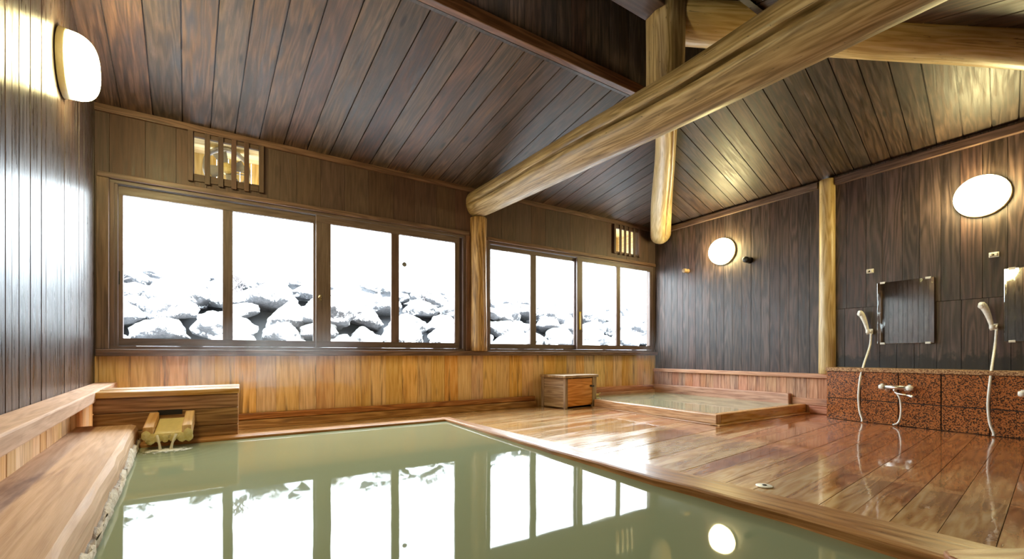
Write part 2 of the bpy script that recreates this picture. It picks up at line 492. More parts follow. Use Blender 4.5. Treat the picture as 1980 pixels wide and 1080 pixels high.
# ---------------------------------------------------------------- boards laid on a plane
def boards(mb, O, A, L, N, a0, a1, lo, hi, w, t=.018, gap=.004, jit=.15, holes=(), back=True):
    O, A, L, N = V(O), V(A), V(L), V(N)
    lo = lo if callable(lo) else (lambda a, q=lo: q)
    hi = hi if callable(hi) else (lambda a, q=hi: q)
    def P(a, l, n): return O + A*a + L*l + N*n
    def piece(x0, x1, l0, l1, h0, h1, rnd, off, g0, g1, n0, n1):
        if h0-l0 < .003 and h1-l1 < .003: return
        h0 = max(h0, l0+.0005); h1 = max(h1, l1+.0005)
        pts = [P(x0+g0, l0, n0), P(x1-g1, l1, n0), P(x1-g1, h1, n0), P(x0+g0, h0, n0),
               P(x0+g0, l0, n1), P(x1-g1, l1, n1), P(x1-g1, h1, n1), P(x0+g0, h0, n1)]
        c = sum(pts, V())/8
        for f in ((4,5,6,7),(0,1,5,4),(1,2,6,5),(2,3,7,6),(3,0,4,7)):
            q = [pts[i] for i in f]
            n = (q[1]-q[0]).cross(q[2]-q[0])
            if n.dot(sum(q, V())/4-c) < 0: q.reverse()
            mb.poly(q, L, off, rnd)
    a = a0
    cuts = sorted({h for q in holes for h in q[:2]})
    while a < a1-.005:
        b = min(a1, a + w*random.uniform(1-jit, 1+jit))
        if a1-b < w*.35: b = a1
        rnd = random.random(); off = (random.uniform(0, 40), random.uniform(0, 40))
        dt = random.uniform(-.0015, .0015)
        xs = [a] + [q for q in cuts if a+.002 < q < b-.002] + [b]
        for i in range(len(xs)-1):
            x0, x1 = xs[i], xs[i+1]; xm = (x0+x1)/2
            seg = [(lo(x0), lo(x1), hi(x0), hi(x1))]
            for h in holes:
                if h[0]-1e-6 <= xm <= h[1]+1e-6:
                    new = []
                    for (l0, l1, h0, h1) in seg:
                        if h[3] <= min(l0, l1) or h[2] >= max(h0, h1): new.append((l0, l1, h0, h1)); continue
                        if h[2] > max(l0, l1): new.append((l0, l1, h[2], h[2]))
                        if h[3] < min(h0, h1): new.append((h[3], h[3], h0, h1))
                    seg = new
            for (l0, l1, h0, h1) in seg:
                piece(x0, x1, l0, l1, h0, h1, rnd, off, gap/2 if i == 0 else 0, gap/2 if i == len(xs)-2 else 0, 0, t+dt)
                if back: piece(x0, x1, l0-.006, l1-.006, h0+.006, h1+.006, .0, off, 0, 0, -.03, .002)
        a = b
    return mb

X3, Y3, Z3 = V((1,0,0)), V((0,1,0)), V((0,0,1))
HY_L = 3.08; HX_L = XR - (YB-HY_L)*HB                 # lantern back wall, lantern end wall
APEX = V((3.27, 2.36, ZE + PB*(YB-2.36)))
FS = .7256                                            # front hip plan slope
YL2 = APEX.y - FS*(HX_L-APEX.x)                       # lantern front wall
Z_L = ZE + PB*(YB-HY_L)
YC = APEX.y - FS*(XR-APEX.x)                          # where the front hip meets the right wall
PF = (Z_L-ZE)/(YL2-YC)
def zfront(y): return ZE + PF*(y-YC)
def zceil_at(y): return min(ZE + PB*(YB-y), zfront(y), Z_L)

# ---------------------------------------------------------------- walls
W1 = (-1.0, 2.52, .80, 2.325); W2 = (2.86, 6.20, .80, 2.30)
VT1 = (-.39, .155, 2.50, 2.88); VT2 = (5.25, 5.79, 2.46, 2.86)
mb = MB()
xa = -1.25
hol = [(W1[0]-xa, W1[1]-xa, W1[2], W1[3]), (W2[0]-xa, W2[1]-xa, W2[2], W2[3]), (VT1[0]-xa, VT1[1]-xa, VT1[2], VT1[3]), (VT2[0]-xa, VT2[1]-xa, VT2[2], VT2[3])]
boards(mb, (xa, YB+.018, 0), X3, Z3, -Y3, 0, XR-xa+.2, .742, ZE+.05, .26, holes=hol, gap=.003)
struct(mb.build('wall_back', M['header']))
mb = MB(); boards(mb, (xa, YB+.018, 0), X3, Z3, -Y3, 0, XR-xa+.2, -.05, .735, .195, gap=.003)
struct(mb.build('trim_1', M['wains']))               # honey wainscot under the windows
AL = V((.1, -1, 0)).normalized(); NL = V((1, .1, 0)).normalized()
def LW(a, n, z): return V((-1.1, YB, 0)) + AL*a + NL*n + Z3*z
mb = MB()
boards(mb, V((-1.1, YB, 0))-NL*.018, AL, Z3, NL, -.05, 6.75, .42, lambda a: (lambda y: ZE+PB*(YB-y)+.06 if y > HY_L else (zfront(y)+.06 if y < YL2 else 4.2))(YB-a*.995), .105, gap=.007)
struct(mb.build('wall_left', M['darkl']))
mb = MB(); boards(mb, V((-1.1, YB, 0))+NL*.02, AL, Z3, NL, -.02, 6.75, .10, .46, .13, t=.03, gap=.004)
struct(mb.build('trim_2', M['pale']))
# right wall: dark boards; two lengths beside the showers, one beyond the post
mb = MB(); boards(mb, (XR+.018, YB+.05, 0), -Y3, Z3, -X3, 0, 2.68, .44, ZE+.05, .125, gap=.004)
boards(mb, (XR+.018, 2.53, 0), -Y3, Z3, -X3, 0, 4.0, 1.312, lambda a: min(ZE, zfront(2.53-a))+.05, .17, gap=.004)
struct(mb.build('wall_right', M['dark']))
mb = MB(); boards(mb, (XR+.018, 2.53, 0), -Y3, Z3, -X3, 0, 4.0, .30, 1.308, .17, gap=.004)
struct(mb.build('wall_right_lower', M['darks']))
mb = MB(); boards(mb, (XR, YB, 0), -Y3, Z3, -X3, 0, 2.80, -.05, .47, .13, t=.03, gap=.004)
struct(mb.build('trim_3', M['wainr']))
mb = MB(); boards(mb, (XR+.3, YF-.018, 0), -X3, Z3, Y3, 0, 7.9, -.1, zfront(YF)+.08, .18, gap=.004)
struct(mb.build('wall_front', M['dark']))

# ---------------------------------------------------------------- ceiling: back slope, right slope, front slope, raised lantern
mb = MB()
x0 = -1.35
L = V((.085, -1, PB)); N = V((0, -PB, -1)).normalized()
boards(mb, (x0, YB+.03, ZE-.006+.02), X3, L, N, 0, XR+.05-x0, 0, lambda a: max(0, min(YB+.03-HY_L, (XR+.05-x0-a)/(HB+.085))), .205, t=.02, gap=.010, jit=.1)
L = V((-1, -.17, PR)); N = V((-PR, 0, -1)).normalized()
def hi_r(a):
    y = YB+.1 - a
    h1 = (XR+.05) - HX_L
    # back hip: y - .17 l <= YB - l/HB ; front hip: y - .17 l >= YC + FS*l
    h2 = (YB - y)/(1/HB - .17) if y > 1 else 9
    h3 = (y - YC)/(FS+.17)
    return max(0, min(h1, h2 if h2 > 0 else 0, h3))
boards(mb, (XR+.05, YB+.1, ZE+.012), -Y3, L, N, .1, YB+.1-YC, 0, hi_r, .185, t=.02, gap=.010, jit=.1)
L = V((0, 1, PF)); N = V((0, PF, -1)).normalized()
yf0 = YF-.05
def hi_f(a):
    x = XR+.05 - a
    return max(0, min(YL2-yf0, APEX.y + FS*(APEX.x-x) - yf0))
boards(mb, (XR+.05, yf0, zfront(yf0)+.02), -X3, L, N, 0, 7.8, 0, hi_f, .2, t=.02, gap=.010, jit=.1)
struct(mb.build('ceiling', M['ceil']))
mb = MB(); ZT = 4.25
boards(mb, (-1.4, HY_L, 0), X3, Z3, -Y3, 0, HX_L+1.4, Z_L-.03, ZT, .155, gap=.005)
boards(mb, (HX_L, HY_L, 0), -Y3, Z3, -X3, 0, HY_L-YL2, Z_L-.03, ZT, .155, gap=.005)
boards(mb, (HX_L, YL2, 0), -X3, Z3, Y3, 0, HX_L+1.4, Z_L-.03, ZT, .155, gap=.005, holes=[(2.5, 4.6, 3.78, 3.98)])  # unseen opening added here so daylight reaches the lantern boards
struct(mb.build('wall_lantern', M['ceil']))
mb = MB(); boards(mb, (-1.4, HY_L+.03, ZT), X3, -Y3, -Z3, 0, HX_L+1.45, 0, HY_L-YL2+.06, .2, gap=.005)
struct(mb.build('ceiling_lantern', M['ceil']))

# ---------------------------------------------------------------- trims of the shell
n_tr = [3]
def trim(fn, mat, bevel=.004):
    n_tr[0] += 1
    mb = MB(); fn(mb)
    return struct(mb.build('trim_%d' % n_tr[0], mat, bevel=bevel))
trim(lambda m: m.bx(-1.1, XR-.02, YB-.035, YB, 2.905, 2.968), M['trim'])
trim(lambda m: m.bx(XR-.045, XR, 2.63, YB-.035, 2.855, 2.935), M['trim'])
trim(lambda m: m.bx(XR-.05, XR, YC+.1, 2.44, 2.84, 2.925), M['trim'])
trim(lambda m: m.bx(-1.2, HX_L, HY_L-.085, HY_L-.02, Z_L-.05, Z_L+.055), M['trim'], .006)
# sill board and the header/jamb linings round the windows
trim(lambda m: m.bx(-1.08, XR-.02, YB-.075, YB+.02, .737, .797), M['trim'], .006)
trim(lambda m: m.bx(-1.08, 2.57, YB-.03, YB+.0, 2.327, 2.375), M['trim'])
trim(lambda m: m.bx(2.83, XR-.02, YB-.03, YB+.0, 2.302, 2.35), M['trim'])
trim(lambda m: m.bx(-1.085, -1.002, YB-.03, YB, .80, 2.325), M['trim'])
trim(lambda m: m.bx(2.522, 2.585, YB-.03, YB, .80, 2.327), M['trim'])
trim(lambda m: m.bx(2.815, 2.86, YB-.03, YB, .80, 2.302), M['trim'])
# stacked base timbers under the wainscot
trim(lambda m: m.bx(-1.0, 3.60, YB-.07, YB, .088, .152), M['boxw'], .008)
trim(lambda m: m.bx(-1.0, 3.60, YB-.10, YB, .0, .086), M['boxw'], .008)
trim(lambda m: m.bx(4.43, 6.12, YB-.07, YB, .145, .225), M['wainr'], .008)
# rails above the panelling
def rail_left(m):
    a, b = -.02, 6.7
    m.obox(LW((a+b)/2, .075, .468), AL*((b-a)/2), NL*.075, Z3*.036)
trim(rail_left, M['rail'], .008)
trim(lambda m: m.bx(XR-.085, XR, 2.41, YB-.02, .452, .508), M['wainr'], .008)
trim(lambda m: m.bx(XR-.05, XR-.03, 2.41, 2.93, .10, .19), M['wainr'], .006)
trim(lambda m: m.bx(XR-.07, XR-.03, 2.41, 2.72, .0, .098), M['wainr'], .01)

# ---------------------------------------------------------------- floor
RPTS = [(-2.0, 1.70), (.42, 1.68), (.9, 1.69), (1.4, 1.648), (2.69, 1.633), (3.9, 1.615)]   # pool side of the right rim
ROUT = [(-2.0, 1.97), (.28, 1.94), (1.0, 1.89), (1.6, 1.87), (2.90, 1.77), (4.0, 1.72)]
def interp(T, y):
    for (a, b), (c, d) in zip(T, T[1:]):
        if y <= c: return b + (d-b)*(y-a)/(c-a)
    return T[-1][1]
RX = lambda y: interp(RPTS, y)
RO = lambda y: interp(ROUT, y)
RZ = lambda y: .182 - .008*max(0, min(3.86, y))
mb = MB()
FL = V((1, .115, 0))
A_ = V((0, -1, 0))
OX = 1.9
def lo_f(a): 
    y = YB+.05-a                                       # at x=OX; walk along FL until the rim
    return RO(y - .02)-.03-OX
def hi_fl(a): return XR+.03-OX
boards(mb, (OX, YB+.05, -.03), A_, FL, Z3, .0, 7.1, lo_f, hi_fl, .152, t=.03, gap=.0028, jit=.12)
boards(mb, (-1.1, YB+.0, -.03), A_, X3, Z3, 0, YB-3.80, 0, lambda a: RO(4.0)+1.1-.02, .15, t=.03, gap=.005, jit=.1)
boards(mb, (-1.1, -.45, -.03), A_, X3, Z3, 0, 1.1, 0, 3.3, .15, t=.03, gap=.005, jit=.1)
# the far right wedge beyond the skewed planks
struct(mb.build('floor', M['floor']))
mb = MB(); mb.bx(-1.6, XR+.3, YF-.2, YB+.3, -.75, -.70)
struct(mb.build('floor_slab', M['joint']))

# ---------------------------------------------------------------- the large bath
WZ = .13
pool = thing('bathing_pool', 'large sunken wooden bath filled with milky green spring water', 'bath', (.5, 1.9, 0))
YP = 3.755; YN = -.32
def pin(y): return LW((YB-y)*1.005, .365, 0).x        # pool side of the bench
mb = MB()
g = 40
ys = [YN + (YP+.13-YN)*i/g for i in range(g+1)]
rows = []
for y in ys:
    a, b = pin(y)-.02, RX(y)+.02
    rows.append([V((a+(b-a)*j/24, y, WZ)) for j in range(25)])
mb.grid([r for r in rows], False, None, .5, False, smooth=True)
mb.f = [tuple(reversed(f)) for f in mb.f]
wat = mb.build('water', M['water'], pool); wat['label'] = 'milky green bath water'
def rimpiece(pts, w0, z0, z1):
    m = MB(); m.hexa(pts, (1, 0, 0)); return m
mb = MB()
y0, y1 = YN-.02, YP+.135
n = 22
sec = []
for i in range(n+1):
    y = y0+(y1-y0)*i/n
    x = RX(y) + random.uniform(-.004, .004); xo = RO(y); z = RZ(y) + random.uniform(-.001, .001)
    sec.append([V((x+.012, y, -.02)), V((x+.010, y, z-.04)), V((x, y, z-.012)), V((x+.004, y, z-.003)), V((x+.02, y, z)), V((xo-.02, y, z-.004)), V((xo, y, z-.022)), V((xo, y, -.02))])
mb.grid(sec, True, lambda i, j: (i*.18, [0, .13, .16, .18, .20, .33, .37, .5, .7][j]), .4, True, smooth=False)
mb.build('rim', M['rim'], pool)
mb = MB(); mb.bx(-.72, RX(YP)+.0, YP, YP+.13, -.02, .150, rnd=.7); mb.build('rim', M['rim'], pool, bevel=.012)
mb = MB(); mb.bx(-.40, RX(YN)-.005, YN-.13, YN+.0, -.02, .15, rnd=.5); mb.build('rim', M['rim'], pool, bevel=.012)
mb = MB()
mb.bx(-.9, 2.0, YN, YP, -.65, -.62); 
mb.bx(1.72, 1.75, YN, YP, -.62, -.03); mb.bx(-1.0, 2.0, YP+.1, YP+.13, -.62, -.03); mb.bx(-.9, 2.0, YN-.03, YN, -.62, -.03)
mb.build('basin', M['boxw'], pool)
# corner block near the viewer
mb = MB()
pr = [(1.50, -.3), (2.35, -.3), (2.35, .02), (1.877, .276), (1.70, .378), (1.655, .392), (1.62, .375), (1.60, .33)]
mb.prism([(x, y, .1835) for x, y in pr], (0, 0, .024), (1, -.55, 0), .6)
o = mb.build('corner_plank', M['rim'], None, bevel=.008, org=(1.9, 0, .18))
tag(o, 'wet wooden plank with a rounded corner lying on the near end of the bath rim', 'plank', kind='thing')

# bench along the left wall
bench = thing('poolside_bench', 'thick cedar plank bench along the bath under the pale panelled rail', 'bench', tuple(LW(2, .2, 0)))
mb = MB()
sec = []
n = 26
for i in range(n+1):
    a = 1.27 + (6.6-1.27)*i/n
    w = random.uniform(-.006, .006)
    sec.append([LW(a, .045, .05), LW(a, .045, .272), LW(a, .33, .272), LW(a, .352+w, .262), LW(a, .362+w, .235), LW(a, .362, .165), LW(a, .362, .05)])
mb.grid(sec, True, lambda i, j: (i*.2, [0, .2, .5, .53, .56, .64, .75, .9][j]), .5, True, smooth=False)
mb.build('plank', M['rail'], bench)
mb = MB(); sec = []
n = 110
for i in range(n+1):
    a = 1.275 + (6.55-1.275)*i/n
    top = .192 + random.uniform(-.016, .016) + .012*math.sin(a*7)
    k = lambda: random.uniform(-.006, .007)
    sec.append([LW(a, .355, top), LW(a, .372+k(), top-.012), LW(a, .378+k(), .17+k()), LW(a, .380+k(), .15), LW(a, .37, .115), LW(a, .35, .115)])
mb.grid(sec, True, None, .5, True)
o = mb.build('mineral_crust', M['crust'], bench); o['label'] = 'pale mineral crust along the waterline'

# ---------------------------------------------------------------- spout box, spout, trickle
sb = thing('spout_box', 'low brown timber box that carries the water spout at the bath end', 'box', (-.43, 4.1, 0))
mb = MB(); mb.bx(-.835, -.02, 3.90, 4.30, .04, .225, rnd=.55); mb.bx(-.835, -.02, 3.90, 4.30, .227, .352, rnd=.4); mb.bx(-.835, -.02, 3.90, 4.30, .354, .455, rnd=.6)
mb.build('box_body', M['boxw'], sb, bevel=.006)
mb = MB(); mb.bx(-.845, -.012, 3.885, 4.10, .457, .497, rnd=.8); mb.bx(-.845, -.012, 4.104, 4.31, .457, .503, rnd=.95)
mb.build('lid', M['tubr'], sb, bevel=.006)
mb = MB(); mb.bx(-.495, -.36, 3.890, 3.902, .325, .358, rnd=.5); mb.build('outlet_slot', M['iron'], sb)
sp = thing('water_spout', 'short wooden trough spout crusted yellow at its lip on the timber box', 'spout', (-.42, 3.77, .2))
def tro(z0, z1, xa_, xb_, rnd=.5):
    return [(xa_, 3.635, z0), (xb_, 3.635, z0), (xb_, 3.889, z0+.07), (xa_, 3.889, z0+.07), (xa_, 3.635, z1), (xb_, 3.635, z1), (xb_, 3.889, z1+.07), (xa_, 3.889, z1+.07)]
mb = MB(); mb.hexa(tro(.19, .232, -.4865, -.3385), (0, 1, 0)); o = mb.build('trough_bed', M['bed'], sp, bevel=.004); o['label'] = 'pale yellow wet trough bed'
for xa_, xb_ in ((-.54, -.487), (-.338, -.285)):
    mb = MB(); mb.hexa(tro(.182, .278, xa_, xb_), (0, 1, 0)); mb.build('side_wall', M['pale'], sp, bevel=.005)
mb = MB()
for xx, zz, rr in ((-.522, .225, .026), (-.50, .20, .030), (-.463, .205, .026), (-.425, .20, .022), (-.385, .203, .024), (-.335, .20, .028), (-.305, .225, .026), (-.30, .197, .024)):
    rings = []
    for i in range(6):
        t = i/5
        rad = rr*math.cos(t*PI/2*.98)
        rings.append([V((xx + rad*1.05*math.cos(q*PI/6)*random.uniform(.85, 1.15), 3.637 - rr*.35*math.sin(t*PI/2), zz + rad*1.25*math.sin(q*PI/6)*random.uniform(.85, 1.1))) for q in range(12)])
    mb.grid(rings, True, None, .5, True)
o = mb.build('mineral_crust', M['sulfur'], sp); o['label'] = 'lumpy yellow mineral crust on the lip'
def water_clear():
    m = NT('clear_water'); m.p.inputs['Transmission Weight'].default_value = 1; m.p.inputs['IOR'].default_value = 1.33
    m.p.inputs['Roughness'].default_value = .02; m.p.inputs['Base Color'].default_value = (.97, .96, .92, 1)
    return m.m
M['clear'] = water_clear()
M['patch2'] = plain('milky_stream', (.74,.68,.52), .08, 0)
def patch_mat():
    m = NT('broken_white_patch')
    ob = m.add('ShaderNodeTexCoord').outputs['Object']
    n = m.noise(ob, 26, 5, .7, .5)
    ln = m.add('ShaderNodeVectorMath', operation='LENGTH'); sc2 = m.add('ShaderNodeVectorMath', operation='MULTIPLY'); m.link(ob, sc2.inputs[0]); sc2.inputs[1].default_value = (5.2, 8.5, 0)
    m.link(sc2.outputs[0], ln.inputs[0])
    k = m.math('SUBTRACT', m.math('MULTIPLY', n, 1.7), m.math('MULTIPLY', ln.outputs['Value'], .75))
    m.link(m.rng(k, .30, .62), m.p.inputs['Alpha'])
    m.p.inputs['Base Color'].default_value = (.88,.90,.88,1); m.p.inputs['Roughness'].default_value = .4
    return m.m
st = thing('water_trickle', 'thin streams of hot water falling off the yellow spout into the bath', 'water', (-.41, 3.6, WZ))
for xs_, dx in ((-.465, .02), (-.365, -.025)):
    mb = MB(); mb.tube([(xs_, 3.615, .225), (xs_+dx*.4, 3.600, .20), (xs_+dx*.8, 3.592, .165), (xs_+dx, 3.590, WZ+.002)], [.008, .007, .007, .010], 10)
    mb.build('stream', M['patch2'], st)

mb = MB(); pts = []
for q in range(40):
    r = 1 + .12*math.sin(3*q*PI/20+1) + .08*math.sin(7*q*PI/20)
    pts.append(V((.19*r*math.cos(q*PI/20), .115*r*math.sin(q*PI/20), .0)))
mb.grid([[p*.02+V((0,0,.004)) for p in pts], [p*.5+V((0,0,.003)) for p in pts], [p+V((0,0,.0015)) for p in pts]], True, None, .5, False)
fo = mb.build('patch', patch_mat(), None); fo.parent = st; fo.location = (0, -.04, .0); fo['label'] = 'broken white patch where the water lands'  # ragged white alpha patch on the water, thinning outward
# ---------------------------------------------------------------- valve box on the floor
vb = thing('valve_box', 'small lidded wooden box with an orange door beside the little bath', 'box', (3.76, 4.655, 0))
x0, x1, y0, y1, zt = 3.76, 4.41, 4.655, 5.14, .425
mb = MB()
mb.bx(x0+.012, x0+.035, y0+.04, y1, .015, .15, g=Y3); mb.bx(x0+.012, x0+.035, y0+.04, y1, .152, .29, g=Y3); mb.bx(x0+.012, x0+.035, y0+.04, y1, .292, zt, g=Y3)
mb.build('side_panel', M['boxg'], vb, bevel=.003)
mb = MB(); mb.bx(x1-.035, x1-.012, y0+.04, y1, .015, zt, g=Y3); mb.build('side_panel', M['boxg'], vb, bevel=.003)
mb = MB(); mb.bx(x0+.04, x1-.04, y1-.03, y1-.005, .015, zt); mb.build('back_panel', M['boxg'], vb, bevel=.003)
for xx in (x0, x1-.05):
    for yy in (y0, y1-.05):
        w = .05 if xx == x0 else .085
        mb = MB(); mb.bx(xx if xx == x0 else x1-w, xx+w if xx == x0 else x1, yy, yy+.04 if yy == y0 else yy+.05, 0, zt); mb.build('post', M['boxg'], vb, bevel=.004)
mb = MB(); mb.bx(x0+.053, x1-.088, y0+.008, y0+.028, .03, zt-.012, g=X3, rnd=.5)
dr = mb.build('door', M['door'], vb, bevel=.003)
dr['label'] = 'orange wooden door'
mb = MB(); mb.lathe([(0, .014), (.012, .016), (.02, .012), (.022, .004)], (x1-.125, y0+.007, .30), -Y3, 16)
o = mb.build('knob', M['iron'], dr, org=vb.location)
mb = MB(); mb.bx(x1-.105, x1-.055, y0-.006, y0-.001, .285, .305); o = mb.build('latch', M['iron'], vb)
mb = MB(); mb.bx(x0-.022, x1+.02, y0-.025, y0+.19, zt+.001, zt+.036, g=X3, rnd=.35); mb.bx(x0-.022, x1+.02, y0+.193, y1+.01, zt+.001, zt+.036, g=X3, rnd=.5)
mb.build('lid', M['boxg'], vb, bevel=.005)

vb.rotation_euler = (0, 0, math.radians(7))
# ---------------------------------------------------------------- little bath in the corner
tub = thing('small_bath', 'little raised wooden bath of grey green water in the far corner', 'bath', (5.2, 4.0, 0))
tx, ty = 4.27, 2.76
mb = MB(); mb.bx(tx, tx+.085, ty, 4.64, .012, .112, rnd=.45); mb.build('rim', M['tubr'], tub, bevel=.008)
mb = MB(); mb.bx(tx+.087, XR-.035, ty, ty+.085, .012, .112, rnd=.65); mb.build('rim', M['tubr'], tub, bevel=.008)
mb = MB(); mb.bx(tx-.035, tx+.06, ty-.04, 4.64, .0, .011, rnd=.45); mb.bx(tx-.035, XR-.05, ty-.06, ty+.05, .0, .013, rnd=.5); mb.build('skirting', M['tubr'], tub, bevel=.003)
mb = MB(); mb.grid([[V((x, y, .098)) for x in (tx+.07, XR-.1)] for y in (ty+.07, YB-.05)], False, None, .5, False)
mb.f = [tuple(reversed(f)) for f in mb.f]
o = mb.build('water', M['water2'], tub); o['label'] = 'grey green bath water'
mb = MB(); mb.bx(XR-.11, XR-.035, 2.94, YB-.03, .075, .236, rnd=.6); mb.build('back_board', M['wainr'], tub, bevel=.01)
mb = MB(); mb.bx(4.42, XR-.112, YB-.09, YB-.03, .075, .143, rnd=.6); mb.build('back_board', M['wainr'], tub, bevel=.01)
mb = MB(); mb.bx(tx+.086, XR-.12, ty+.086, YB-.1, .014, .03); mb.build('basin', M['boxw'], tub)
mb = MB()
pts = [(4.44+.05*i, YB-.096-.01*random.random(), .10+.05*random.random()) for i in range(9)]
mb.tube(pts, [.02, .03, .032, .03, .034, .026, .022, .014, .006], 8)
o = mb.build('mineral_crust', M['sulfur'], tub); o['label'] = 'yellow mineral crust at the water inlet'

# ---------------------------------------------------------------- logs
def log(name, path, rad, mat, label, cat='beam', seg=40, crack=None, wob=.012, subdiv=8, end=.02, org=None, flat=0):
    """a peeled trunk: bowed axis, uneven girth, and one long drying crack"""
    pts = []; rads = []
    path = [V(p) for p in path]
    m = len(path)-1
    N_ = subdiv*m
    for i in range(N_+1):
        t = i/N_*m; k = min(int(t), m-1); u = t-k
        p0, p1, p2, p3 = path[max(k-1, 0)], path[k], path[k+1], path[min(k+2, m)]
        p = .5*((2*p1)+(p2-p0)*u+(2*p0-5*p1+4*p2-p3)*u*u+(-p0+3*p1-3*p2+p3)*u**3)
        pts.append(p); rads.append(rad[k]+(rad[k+1]-rad[k])*u)
    # rounded ends
    d0 = (pts[1]-pts[0]).normalized(); d1 = (pts[-1]-pts[-2]).normalized()
    pts = [pts[0]-d0*end, pts[0]-d0*end*.6] + pts + [pts[-1]+d1*end*.6, pts[-1]+d1*end]
    rads = [rads[0]*.86, rads[0]*.95] + rads + [rads[-1]*.95, rads[-1]*.86]
    ph = [random.uniform(0, 6.28) for _ in range(6)]
    def shape(t, j, th, r):
        q = math.sin(2*th+ph[0]+2*t)*.5+math.sin(3*th+ph[1]-3*t)*.35+math.sin(5*th+ph[2]+9*t)*.2+math.sin(7*t+ph[3])*.5
        r2 = r*(1+wob/ .17*q*.6)
        if flat: r2 = min(r2, r*.93/max(abs(math.cos(th)), abs(math.sin(th)), .72))
        if crack:
            ca, depth, t0, t1 = crack
            cj = int(seg*ca/(2*PI))
            th += ca - 2*PI*cj/seg + .22*math.sin(3.3*t+ph[4])+.03*math.sin(17*t+ph[5])
            cw = 2*PI/seg - .085
            if j == (cj-1) % seg: th += cw
            elif j == (cj+1) % seg: th -= cw
            if j == cj and t0 < t < t1:
                r2 -= depth*min(1, (t-t0)/.12, (t1-t)/.12)*(.7+.3*math.sin(13*t+ph[0]))
        return th, r2
    cj_ = int(seg*crack[0]/(2*PI)) if crack else 0
    mb = MB(); mb.tube(pts, rads, seg, .5, None, shape, flat=(cj_, (cj_-1) % seg) if crack else ())
    org = org or tuple(pts[0])
    o = mb.build(name, mat, None, org=org)
    return tag(o, label, cat, kind='thing')
beam_pts = [(2.69, YB+.0, 2.765), (2.74, 4.2, 2.74), (2.80, 3.1, 2.73), (2.87, 2.1, 2.725), (2.92, 1.1, 2.745), (2.97, 0.0, 2.75), (3.04, YF+.03, 2.76)]
log('tie_beam', beam_pts, [.175, .18, .19, .20, .228, .235, .235], M['log'], 'long peeled log beam crossing the room from the post between the windows', crack=(1.95, .085, .03, .97), subdiv=14)
log('hip_rafter', [(6.13, 5.0, 2.815), (5.2, 4.22, 2.97), (4.2, 3.35, 3.15), (3.16, 2.50, 3.35)], [.165, .145, .115, .10], M['logp'], 'peeled log rafter rising from the far corner beside the small window vent', 'rafter', crack=(3.6, .035, .02, .95))
log('hip_rafter', [(3.13, 2.33, 3.525), (3.75, 1.79, 3.37), (4.4, 1.225, 3.20), (5.0, .70, 3.045), (XR-.04, -.38, 2.70)], [.158, .158, .155, .155, .155], M['logp'], 'pale thick log rafter under the roof above the showers and round lamp', 'rafter', crack=(4.4, .03, .05, .7))
log('king_post', [(2.955, 2.36, 2.86), (2.955, 2.36, 3.4), (2.955, 2.36, 4.2)], [.15, .15, .15], M['log'], 'upright squared log post standing on the long beam under the ridge', 'post', crack=(2.2, .04, .0, 1.0), flat=1, seg=44)
mb = MB(); mb.bx(-.80, 2.83, 2.26, 2.46, 3.50, 3.72); o = mb.build('ridge_beam', M['header'], None, bevel=.008, org=(0, 2.36, 3.5)); tag(o, 'dark squared ridge beam running into the upright post near the roof top', 'beam', kind='thing')
log('wall_post', [(2.70, YB-.03, .80), (2.70, YB-.03, 1.7), (2.70, YB-.03, 2.57)], [.118, .112, .112], M['post'], 'rough log post between the two windows under the long beam', 'post', wob=.02, crack=(4.9, .03, .1, .9), end=.004)
log('wall_post', [(XR-.02, 2.53, .51), (XR-.02, 2.53, 1.7), (XR-.02, 2.53, 2.93)], [.088, .085, .08], M['logp'], 'slim yellow log post on the dark wall beside the granite ledge', 'post', wob=.01, end=.004)

